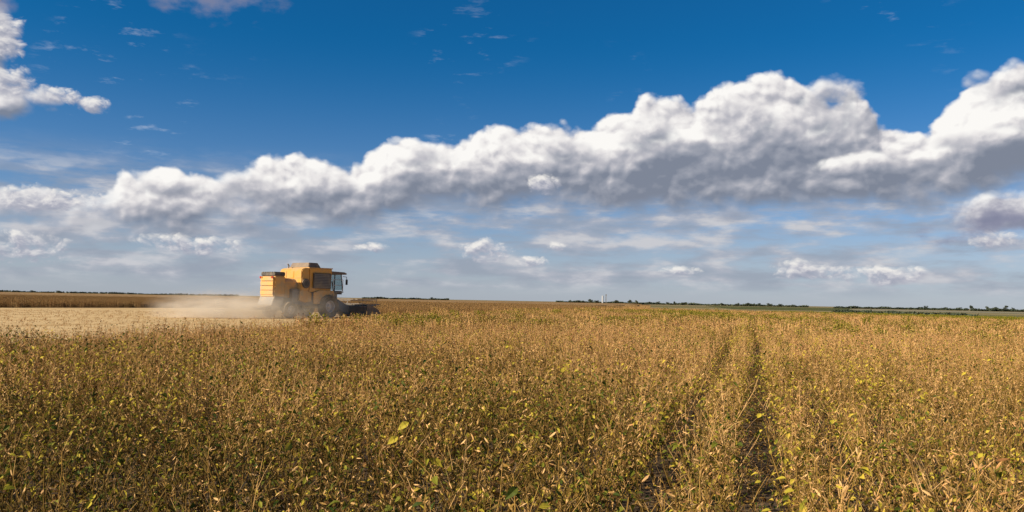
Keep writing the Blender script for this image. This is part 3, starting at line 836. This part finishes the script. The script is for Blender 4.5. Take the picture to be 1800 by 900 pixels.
def build_combine(loc, heading):
    root = link('combine_harvester', None)
    root.location = loc; root.rotation_euler = (0, 0, heading); root.scale = (.96, .96, 1.0)
    tag(root, 'yellow combine harvester cutting the crop in a cloud of dust', 'harvester')
    P = root
    # body
    BM().prism([(-2.5, 1.05), (1.7, 0.95), (2.2, 1.5), (2.2, 2.1), (1.3, 2.3), (-2.5, 2.3)], -1.25, 1.25).done('chassis', M_GREY, P, .03)
    gt = BM().hexa((-.95, 1.35, -1.42, 1.42), (-1.0, 1.4, -1.5, 1.5), 2.1, 4.02).done('grain_tank', M_YEL, P, .06)
    BM().hexa((-.95, .35, -1.3, 1.3), (-.8, .1, -1.15, 1.15), 4.05, 4.45).done('tank_cover', M_TANK, gt, .03)
    BM().box(-1.03, 1.43, -1.53, 1.53, 3.98, 4.06).done('tank_rim', M_YEL2, gt, .015)
    # side shields, right then left
    for s in (-1, 1):
        y0, y1 = (-1.60, -1.50) if s < 0 else (1.50, 1.60)
        sh = BM().prism([(-.55, 1.15), (-.55, 2.05), (.05, 2.25), (1.5, 2.25), (1.62, 1.95), (1.45, 1.55), (.5, 1.15)], y0, y1).done('lower_side_shield', M_YEL2, P, .02)
        gr = BM().box(-.62, 1.22, y0, y1, 2.38, 3.62).done('side_grille', M_DARK, P, .02)
        for k in range(9):
            z = 2.46 + k * .125
            BM().box(-.52, 1.12, y0 - .012 if s < 0 else y1 - .01, y0 + .01 if s < 0 else y1 + .012, z, z + .06).done('louvre', M_GREY, gr)
        BM().prism([(-1.72, 1.35), (-1.72, 2.15), (-1.0, 2.15), (-.6, 2.0), (-.6, 1.35), (-1.2, 1.25)], (-1.38 if s < 0 else 1.28), (-1.28 if s < 0 else 1.38)).done('rear_side_shield', M_YEL, P, .02)
    # engine bay behind the tank, its broad rear wall facing back
    eh = BM().prism([(-1.75, 2.2), (-.98, 2.2), (-.98, 4.0), (-1.45, 4.0), (-1.75, 3.85)], -1.5, 1.5).done('engine_hood', M_YEL, P, .06)
    for y in (-1.02, 0.0, 1.02):
        BM().box(-1.775, -1.74, y - .44, y + .44, 3.18, 3.74).done('hood_panel', M_YEL, eh, .015)
    BM().prism([(-1.9, 1.4), (-1.3, 1.4), (-1.0, 2.2), (-1.75, 2.2)], -1.42, -1.0).done('hood_strut', M_YEL2, P, .02)
    BM().prism([(-1.9, 1.4), (-1.3, 1.4), (-1.0, 2.2), (-1.75, 2.2)], 1.0, 1.42).done('hood_strut', M_YEL2, P, .02)
    BM().lathe([(.02, 0), (.34, 0), (.38, -.04), (.38, -.10), (.34, -.12), (.02, -.13)], 28, (-1.36, -1.5, 2.75)).done('rotary_screen', M_DARK, eh)
    BM().lathe([(.26, -.132), (.29, -.132), (.29, -.15), (.26, -.15)], 28, (-1.36, -1.5, 2.75), True).done('screen_ring', M_GREY, eh)
    BM().bar((-1.3, .95, 3.9), (-1.3, .95, 4.25), .06, 12).bar((-1.3, .95, 4.23), (-1.40, .95, 4.34), .055, 12).done('exhaust_pipe', M_GREY, P)
    # straw hood: arched duct from the body back to a squarer rear end
    arc = [(-.93, 1.6), (-.93, 2.55), (-.86, 2.85), (-.66, 3.06), (-.4, 3.14), (.4, 3.14), (.66, 3.06), (.86, 2.85), (.93, 2.55), (.93, 1.6)]
    du = BM(); A = [du.b.verts.new((-3.0, y, z)) for y, z in arc]; B = [du.b.verts.new((-1.74, y, z)) for y, z in arc]
    du.b.faces.new(A); du.b.faces.new(B[::-1])
    for i in range(len(arc)): du.b.faces.new((A[i], B[i], B[(i + 1) % len(arc)], A[(i + 1) % len(arc)]))
    bmesh.ops.recalc_face_normals(du.b, faces=du.b.faces)
    du.done('straw_duct', M_YEL2, P, .02)
    hd = BM().hexa((-4.05, -2.95, -.92, .92), (-3.95, -2.95, -.97, .97), 1.62, 3.30).done('straw_hood', M_YEL2, P, .07)
    for k in range(4):
        z = 1.82 + k * .36
        BM().box(-4.09, -4.0, -.87, .87, z, z + .325).done('hood_panel', M_YEL2, hd, .02)
    gr = BM().box(-3.98, -2.97, -.95, .95, 3.30, 3.58).done('top_grille', M_DARK, P, .03)
    for k in range(6):
        y = -.86 + k * .31
        BM().box(-4.0, -3.0, y, y + .12, 3.565, 3.61).done('grille_slat', M_GREY, gr)
    BM().prism([(-4.35, .75), (-3.1, .85), (-3.1, 1.68), (-4.0, 1.68)], -1.0, 1.0).done('straw_chopper', M_GREY, P, .03)
    sp_ = BM().prism([(-4.75, .78), (-4.2, .98), (-4.2, 1.05), (-4.75, .86)], -1.05, 1.05).done('spreader_board', M_DARK, P)
    for k in range(7):
        y = -.9 + k * .3
        BM().prism([(-4.72, .62), (-4.22, .72), (-4.22, .975), (-4.72, .80)], y, y + .015).done('spreader_fin', M_GREY, sp_)
    for s in (-1, 1):
        BM().box(-4.16, -4.06, s * .84 - .06, s * .84 + .06, 3.10, 3.26).done('tail_light', M_RED, P, .01)
        BM().box(-4.16, -4.06, s * .66 - .05, s * .66 + .05, 3.12, 3.24).done('indicator', M_AMB, P, .01)
    # wheels
    def wheel(r, w, rimr, x, y, lugs):
        e = link('wheel', None, P, Matrix.Translation((x, y, r)))
        h = w / 2
        t = BM().lathe([(rimr, -h * .85), (r * .86, -h), (r * .95, -h * .86), (r * .965, 0), (r * .95, h * .86), (r * .86, h), (rimr, h * .85)], 40, closed=True)
        for k in range(lugs):
            for s in (-1, 1):
                a = 2 * math.pi * (k + (.5 if s > 0 else 0)) / lugs; da = .10
                c0 = Vector((math.cos(a), 0, math.sin(a))); c1 = Vector((math.cos(a + 2.4 * da), 0, math.sin(a + 2.4 * da)))
                t.bar(c0 * r * .955 + Vector((0, s * h * .05, 0)), c1 * r * .94 + Vector((0, s * h * .95, 0)), r * .042, 4)
        t.done('tyre', M_TYRE, e)
        s = -1 if y < 0 else 1
        BM().lathe([(rimr * 1.02, -h * .8), (rimr * .92, -h * .8), (rimr * .85, s * h * .1), (rimr * .35, s * h * .25), (rimr * .3, s * h * .6), (.02, s * h * .62), (.02, s * h * .0), (rimr * .85, s * h * -.1), (rimr * .92, h * .8), (rimr * 1.02, h * .8)], 32, closed=True).done('rim', M_RIM, e)
        return e
    for s in (-1, 1):
        wheel(.95, .68, .48, .95, s * 1.62, 16)
        wheel(.66, .46, .33, -2.75, s * 1.38, 14)
    BM().bar((.95, -1.4, .95), (.95, 1.4, .95), .16, 12).done('front_axle', M_GREY, P)
    BM().bar((-2.75, -1.2, .7), (-2.75, 1.2, .7), .12, 12).box(-2.95, -2.55, -.3, .3, .65, 1.1).done('rear_axle', M_GREY, P)
    # cab
    cab = link('cab', None, P)
    BM().box(1.45, 2.95, -.95, .95, 1.95, 2.25).done('cab_floor', M_DARK, cab, .03)
    BM().box(1.42, 1.55, -.93, .93, 2.2, 3.62).done('rear_wall', M_DARK, cab)
    for x, y in ((1.60, -.9), (1.60, .9), (2.12, -.92), (2.12, .92)):
        BM().bar((x, y, 2.25), (x + .02, y, 3.62), .045, 6).done('cab_post', M_DARK, cab)
    for y in (-.88, .88): BM().bar((3.05, y, 2.25), (2.85, y, 3.62), .045, 6).done('cab_post', M_DARK, cab)
    BM().prism([(1.35, 3.62), (3.3, 3.60), (3.36, 3.68), (3.1, 3.80), (1.6, 3.84), (1.35, 3.76)], -1.08, 1.08).done('cab_roof', M_TANK, cab, .03)
    for y in (-.9, .895):
        BM().prism([(1.66, 2.3), (3.0, 2.3), (2.82, 3.58), (1.66, 3.58)], y, y + .012).done('side_window', M_GLASS, cab)
    w_ = BM(); v = [w_.b.verts.new(p) for p in ((3.07, -.84, 2.3), (3.07, .84, 2.3), (2.88, .84, 3.58), (2.88, -.84, 3.58), (3.05, -.84, 2.3), (3.05, .84, 2.3), (2.86, .84, 3.58), (2.86, -.84, 3.58))]
    for q in ((0, 1, 2, 3), (7, 6, 5, 4), (0, 4, 5, 1), (1, 5, 6, 2), (2, 6, 7, 3), (3, 7, 4, 0)): w_.b.faces.new([v[i] for i in q])
    w_.done('windscreen', M_GLASS, cab)
    BM().box(1.75, 2.25, -.27, .27, 2.25, 2.72).box(1.70, 1.86, -.25, .25, 2.7, 3.4).done('seat', M_SEAT, cab, .04)
    BM().bar((2.75, 0, 2.25), (2.6, 0, 2.95), .05, 8).done('steering_column', M_DARK, cab)
    BM().lathe([(.19, -.015), (.22, -.015), (.22, .015), (.19, .015)], 20, closed=True).done('steering_wheel', M_DARK, cab, mw=Matrix.Translation((2.6, 0, 2.97)) @ Matrix.Rotation(R(75), 4, 'X'))
    for y in (-.85, -.45, .45, .85): BM().box(3.27, 3.37, y - .11, y + .11, 3.64, 3.76).done('work_light', M_RIM, cab, .01)
    for y in (-.8, .8): BM().lathe([(.07, 0), (.07, .10), (.045, .15), (.01, .16)], 14).done('beacon', M_AMB, P, mw=Matrix.Translation((1.7, y, 3.83)) @ Matrix.Rotation(R(90), 4, 'X'))
    for s in (-1, 1):
        mi = BM().bar((3.0, s * .95, 3.45), (3.12, s * 1.3, 3.4), .022, 6).bar((3.12, s * 1.3, 3.4), (3.12, s * 1.3, 2.9), .022, 6).done('mirror_arm', M_DARK, P)
        BM().box(3.09, 3.17, s * 1.3 - .12, s * 1.3 + .12, 2.75, 3.2).done('mirror', M_DARK, mi, .02)
    # platform, railings, ladder
    BM().box(1.45, 2.6, -1.55, -.97, 2.10, 2.18).box(1.45, 2.6, .97, 1.55, 2.10, 2.18).done('platform', M_GREY, P)
    for s in (-1, 1):
        rl = BM()
        for a, b_ in (((1.5, s * 1.52, 2.18), (1.5, s * 1.52, 3.15)), ((2.55, s * 1.52, 2.18), (2.55, s * 1.52, 3.15)), ((1.5, s * 1.52, 3.15), (2.55, s * 1.52, 3.15)), ((1.5, s * 1.52, 2.7), (2.55, s * 1.52, 2.7))): rl.bar(a, b_, .022, 6)
        rl.done('handrail', M_RIM, P)
    ld = BM().bar((2.62, 1.5, .5), (2.5, 1.5, 2.15), .025, 6).bar((2.62, 1.0, .5), (2.5, 1.0, 2.15), .025, 6).done('ladder', M_GREY, P)
    for k in range(6):
        z = .55 + k * .28; x = 2.617 - (z - .5) * .0727
        BM().box(x - .07, x + .07, 1.02, 1.48, z, z + .03).done('rung', M_GREY, ld)
    # unloading auger, folded back along the left side
    BM().bar((1.1, 1.76, 3.30), (-2.4, 1.80, 3.22), .19, 14).bar((-2.4, 1.80, 3.22), (-2.7, 1.80, 2.95), .18, 14, .15).done('unloading_auger', M_YEL, P)
    BM().bar((1.1, 1.66, 2.3), (1.1, 1.76, 3.35), .21, 14).done('auger_elbow', M_YEL, P)
    # feeder house and header
    BM().prism([(1.9, 1.0), (3.9, .28), (4.0, .95), (2.1, 1.85)], -.72, .72).done('feeder_house', M_GREY, P, .03)
    hd = link('header', None, P, Matrix.Translation((4.0, 0, 0)))
    W = 3.05
    BM().prism([(-.05, .22), (.02, .15), (.05, .9), (.0, 1.05), (-.05, 1.0)], -W, W).done('back_frame', M_TANK, hd)
    BM().prism([(.02, .14), (1.25, .09), (1.25, .12), (.02, .20)], -W, W).done('floor_pan', M_GREY, hd)
    au = BM().bar((.42, -W + .05, .46), (.42, W - .05, .46), .15, 14).done('intake_auger', M_GREY, hd)
    fl = BM()
    for s in (-1, 1):
        prev = None
        for k in range(90):
            a = k * .42; y = s * (W - .1 - k * .028); c0 = Vector((.42 + .14 * math.cos(a), y, .46 + .14 * math.sin(a))); c1 = Vector((.42 + .29 * math.cos(a), y, .46 + .29 * math.sin(a)))
            v0, v1 = fl.b.verts.new(c0), fl.b.verts.new(c1)
            if prev: fl.b.faces.new((prev[0], prev[1], v1, v0))
            prev = (v0, v1)
    fl.done('auger_flighting', M_GREY, au)
    for s in (-1, 1):
        BM().prism([(-.05, .10), (1.35, .06), (2.0, .16), (1.2, .75), (.3, 1.15), (-.05, 1.1)], s * W - .05, s * W + .05).done('end_divider', M_TANK, hd, .015)
        BM().bar((.05, s * (W - .12), 1.0), (1.15, s * (W - .12), 1.12), .045, 8).done('reel_arm', M_GREY, hd)
    rl = BM().bar((1.1, -W + .15, 1.08), (1.1, W - .15, 1.08), .06, 10).done('reel', M_DARK, hd)
    for k in range(6):
        a = 2 * math.pi * k / 6 + .2; cx, cz = 1.1 + .52 * math.cos(a), 1.08 + .52 * math.sin(a)
        bt = BM().bar((cx, -W + .16, cz), (cx, W - .16, cz), .025, 6)
        for y in np.arange(-W + .3, W - .2, .2): bt.bar((cx, y, cz), (cx - .03, y, cz - .24), .008, 3)
        bt.done('reel_bat', M_GREY, rl)
    for y in (-W + .2, -1.0, 1.0, W - .2):
        sp_ = BM()
        for k in range(6):
            a = 2 * math.pi * k / 6 + .2; sp_.bar((1.1, y, 1.08), (1.1 + .52 * math.cos(a), y, 1.08 + .52 * math.sin(a)), .02, 5)
        sp_.done('reel_spider', M_GREY, rl)
    BM().box(1.22, 1.34, -W + .06, W - .06, .085, .11).done('cutter_bar', M_DARK, hd)
    return root
build_combine((-16.6, 72.3, 0.0), R(50))
# ------------------------------------------------------------------ dust behind the machine
def dust(name, loc, size, rotz, dens, label, seed):
    b = bmesh.new(); bmesh.ops.create_icosphere(b, subdivisions=3, radius=1.0)
    for v in b.verts:
        if v.co.z < -.35: v.co.z = -.35
    me = bpy.data.meshes.new(name); b.to_mesh(me); b.free()
    o = link(name, me); o.location = loc; o.scale = size; o.rotation_euler = (0, 0, rotz)
    tag(o, label, 'dust', kind='stuff')
    m = bpy.data.materials.new(name); m.use_nodes = True; t = m.node_tree; t.nodes.clear()
    ou = t.nodes.new('ShaderNodeOutputMaterial'); pv = t.nodes.new('ShaderNodeVolumePrincipled'); t.links.new(pv.outputs[0], ou.inputs['Volume'])
    pv.inputs['Color'].default_value = (.95, .86, .72, 1); pv.inputs['Anisotropy'].default_value = .2
    p = obj_pos(t)
    sp = t.nodes.new('ShaderNodeSeparateXYZ'); t.links.new(p.s, sp.inputs[0])
    r = vmath(t, 'LENGTH', p, out=1)
    n = noise(t, vmath(t, 'ADD', p, (seed, 0, 0)), 3.2, 4, 0.62)
    low = S(t, sp.outputs[2]).smooth(-.35, .75, 1.0, 0.05)
    de = (r.smooth(0.25, 1.0, 1.0, 0.0) * low * n.smooth(0.30, 0.68) * dens)
    t.links.new(de.s, pv.inputs['Density'])
    me.materials.append(m)
    return o
dust('dust_plume', (-21.4, 67.0, .75), (6.6, 4.0, 2.1), R(40), 1.2, 'pale tan dust cloud blown out behind the combine harvester', 0.0)
dust('wheel_dust', (-17.0, 69.4, .8), (6.6, 3.0, 2.7), R(48), .40, 'thin dust hanging round the wheels of the combine harvester', 5.0)

# ------------------------------------------------------------------ far land on the right
def far_pt(px, depth): return ((px - 900.0) / 1559.0 * depth, depth)
sheet('green_field', ccw([far_pt(1290, 330), far_pt(1480, 330), far_pt(1500, 900), far_pt(1240, 900)]), .05, M_GREEN)
M_PALE = canopy_material('pale_stubble', [(0, (.17, .15, .085)), (0.5, (.24, .21, .13)), (1, (.30, .26, .17))])
sheet('pale_field', ccw([far_pt(1490, 420), far_pt(1850, 400), far_pt(1880, 640), far_pt(1490, 700)]), .04, M_PALE)
MARG = ccw([(33.3, 125.5), (40.2, 103), (44, 73), (66, 42), (96, 74), (86, 120), (66, 158), (50, 170)])
sheet('field_margin', MARG, .02, M_GREEN)
mg = row_points(MARG, 60, 190, .8, .3)
scatter('margin_weeds', np.stack([mg[:, 0], mg[:, 1], np.zeros(len(mg)), rng.uniform(0, 6.28, len(mg)), rng.uniform(.45, .95, len(mg)), rng.integers(25, 28, len(mg)), np.clip(smooth_noise(mg[:, 0], mg[:, 1], 16, 21) * .9 - .2, -1.5, 1)], 1),
        'dark olive weeds along the field margin beyond the golden crop', 'weeds')

# ------------------------------------------------------------------ trees on the horizon
def tree_leaf_material():
    m, t, b, o = mat('far_foliage')
    n = noise(t, obj_pos(t), 1.2, 3, 0.6)
    c = ramp(t, (n + (obj_rand(t) - .5) * .4).clamp(), [(0.25, (.026, .036, .018)), (0.5, (.045, .058, .026)), (0.8, (.07, .08, .036))])
    t.links.new(c.s, b.inputs['Base Color']); b.inputs['Roughness'].default_value = .8
    return m
M_FOL = tree_leaf_material()
def bark():
    m, t, b, o = mat('bark'); n = noise(t, obj_pos(t), 3.0, 3, .6)
    c = ramp(t, n, [(.3, (.05, .04, .03)), (.7, (.12, .095, .07))]); t.links.new(c.s, b.inputs['Base Color']); b.inputs['Roughness'].default_value = .9
    return m
M_BARK = bark()
TR = random.Random(12)
def leaf_cloud(g, centre, rad, n, size):
    for k in range(n):
        while True:
            p = Vector((TR.uniform(-1, 1), TR.uniform(-1, 1), TR.uniform(-1, 1)))
            if .25 < p.length < 1: break
        c = Vector(centre) + Vector((p.x * rad[0], p.y * rad[1], p.z * rad[2]))
        a = Vector((TR.uniform(-1, 1), TR.uniform(-1, 1), TR.uniform(-1, 1))).normalized(); u = a.orthogonal() * size * TR.uniform(.6, 1.3); w = a.cross(u.normalized()) * size * TR.uniform(.6, 1.3)
        g.add([tuple(c - u), tuple(c - w), tuple(c + u), tuple(c + w)], [(0, 1, 2, 3)], 0, 0)
CROWNS, TRUNKS = [], []
for i in range(6):
    g = Geo(); tk = Geo()
    tall = TR.uniform(.8, 1.1)
    lobes = []
    for k in range(7):
        a = TR.uniform(0, 6.28); r = TR.uniform(.1, .36); lobes.append((r * math.cos(a), r * math.sin(a), TR.uniform(.38, .85) * tall))
    for c in lobes: leaf_cloud(g, c, (.24, .24, .19), 70, .045)
    tube(tk, [(0, 0, -.03), (.01, 0, .2), (0, .01, .45), (.02, 0, .7)], .045, .012, 0, 0, 6)
    for c in lobes: tube(tk, [(0, 0, TR.uniform(.2, .4)), tuple(Vector(c) * .75), c], .02, .006, 0, 0, 4)
    CROWNS.append(g.mesh('crown', [M_FOL])); TRUNKS.append(tk.mesh('trunk', [M_BARK]))
TREES = [(1003, 5, 8), (1017, 4, 9), (1040, 8, 13), (1050, 6, 9), (1083, 5, 11), (1108, 8, 11), (1120, 6, 9), (1141, 4, 12), (1158, 5, 10), (1174, 4, 9), (1187, 6, 7), (1270, 4, 10), (1297, 5, 8), (1315, 6, 11),
         (1335, 4, 9), (1354, 6, 12), (1372, 4, 9), (1395, 4, 9), (1628, 6, 8), (1687, 4, 13), (1708, 11, 9), (1736, 7, 9), (1752, 7, 10), (1768, 9, 10), (1781, 6, 7), (760, 4, 8), (60, 4, 12), (105, 4, 12), (150, 3, 10)]
for i, (px, hpx, wpx) in enumerate(TREES):
    depth = 1000 + TR.uniform(-120, 250) if px > 900 else 2000.0
    x, y = far_pt(px, depth)
    root = link('tree', None); root.location = (x, y, 0); root.rotation_euler = (0, 0, TR.uniform(0, 6.28))
    H = hpx * .72 * depth / 1559.0 + 1.9; Wd = wpx * depth / 1559.0 * .95
    k = TR.randrange(6)
    root.scale = (Wd, Wd, H)
    link('crown', CROWNS[k], root); link('trunk', TRUNKS[k], root)
    if px == 1708: lb, gp = 'tallest dark rounded tree standing alone at the end of the far hedge', None
    elif px in (1040, 1050): lb, gp = 'dark round tree beside the white silo on the horizon', 'trees beside the white silo'
    elif px > 1720: lb, gp = 'dark small tree in the group past the lone tallest tree on the horizon', 'small trees past the lone tree'
    elif px > 1600: lb, gp = 'low dark tree rising from the far hedge short of the lone tallest tree', 'trees in the far hedge'
    elif px > 1250: lb, gp = 'small tree behind the distant green field', 'trees behind the green field'
    elif px > 1055: lb, gp = 'small tree on the horizon past the white silo toward the green field', 'horizon trees past the silo'
    elif px > 950: lb, gp = 'low tree on the horizon on the combine side of the white silo', 'horizon trees short of the silo'
    else: lb, gp = 'faint low tree far off behind the brown uncut crop', 'trees behind the uncut crop'
    tag(root, lb, 'tree', gp)

def belt(name, pts, h, label, n, size):
    g = Geo()
    for (x0, y0), (x1, y1) in zip(pts[:-1], pts[1:]):
        for k in range(n):
            t = TR.random(); hh = h * (.75 + .35 * math.sin(t * 23 + x0) * math.sin(t * 7.3))
            c = (x0 + (x1 - x0) * t, y0 + (y1 - y0) * t + TR.uniform(-3, 3), hh * .45)
            leaf_cloud(g, c, (size * 2.2, size * 2, hh * .5), 9, size)
    o = link(name, g.mesh(name, [M_FOL])); tag(o, label, 'hedge', kind='stuff'); return o
belt('far_hedge', [far_pt(1470, 900), far_pt(1600, 930), far_pt(1700, 900)], 2.5, 'long dark green hedge line on the horizon beyond the pale field', 260, .8)
belt('far_hedge', [far_pt(1712, 800), far_pt(1860, 820)], 3.0, 'dark green hedge line running past the lone tallest tree', 260, .8)
belt('far_hedge', [far_pt(980, 1150), far_pt(1140, 1200), far_pt(1420, 1250)], 3.2, 'low tree belt on the horizon round the white silo', 300, 1.0)
belt('far_wood', [far_pt(-60, 2400), far_pt(420, 2500)], 5.0, 'faint dark strip of woodland behind the brown uncut crop', 420, 1.6)
belt('far_wood', [far_pt(640, 1900), far_pt(790, 1950)], 4.2, 'thin dark strip of woodland past the front of the combine', 260, 1.4)
belt('margin_hedge', [far_pt(1470, 262), far_pt(1560, 205), far_pt(1655, 152), far_pt(1700, 140)], 1.0, 'low dark weedy bank along the edge of the golden crop', 300, .22)

# ------------------------------------------------------------------ white silo and its elevator
M_SILO = paint('silo_white', (.50, .51, .52), .5, .3)
sx, sy = far_pt(1060.5, 1120)
root = link('grain_silo', None); root.location = (sx, sy, 0); tag(root, 'tall white grain silo standing among the trees on the horizon', 'silo')
rx = Matrix.Rotation(R(90), 4, 'X')
BM().lathe([(1.0, 0), (1.0, 9.6)], 24).done('tank', M_SILO, root, mw=rx)
BM().lathe([(1.08, 9.6), (1.08, 9.7), (.2, 10.2), (.05, 10.25)], 24).done('roof', M_SILO, root, mw=rx)
sx, sy = far_pt(1066.5, 1120)
root = link('elevator_tower', None); root.location = (sx, sy, 0); tag(root, 'slim grey elevator tower close beside the white silo', 'tower')
tw = BM()
for a, b_ in ((-.6, -.6), (.6, -.6), (.6, .6), (-.6, .6)): tw.bar((a, b_, 0), (a, b_, 10.5), .1, 5)
for k in range(7):
    z = k * 1.5
    tw.bar((-.6, -.6, z), (.6, -.6, z + 1.5), .06, 4).bar((.6, .6, z), (-.6, .6, z + 1.5), .06, 4).bar((.6, -.6, z), (.6, .6, z + 1.5), .06, 4).bar((-.6, .6, z), (-.6, -.6, z + 1.5), .06, 4)
tw.done('frame', M_GREY, root)
BM().box(-.75, .75, -.75, .75, 10.5, 11.6).done('head_house', M_GREY, root, .05)
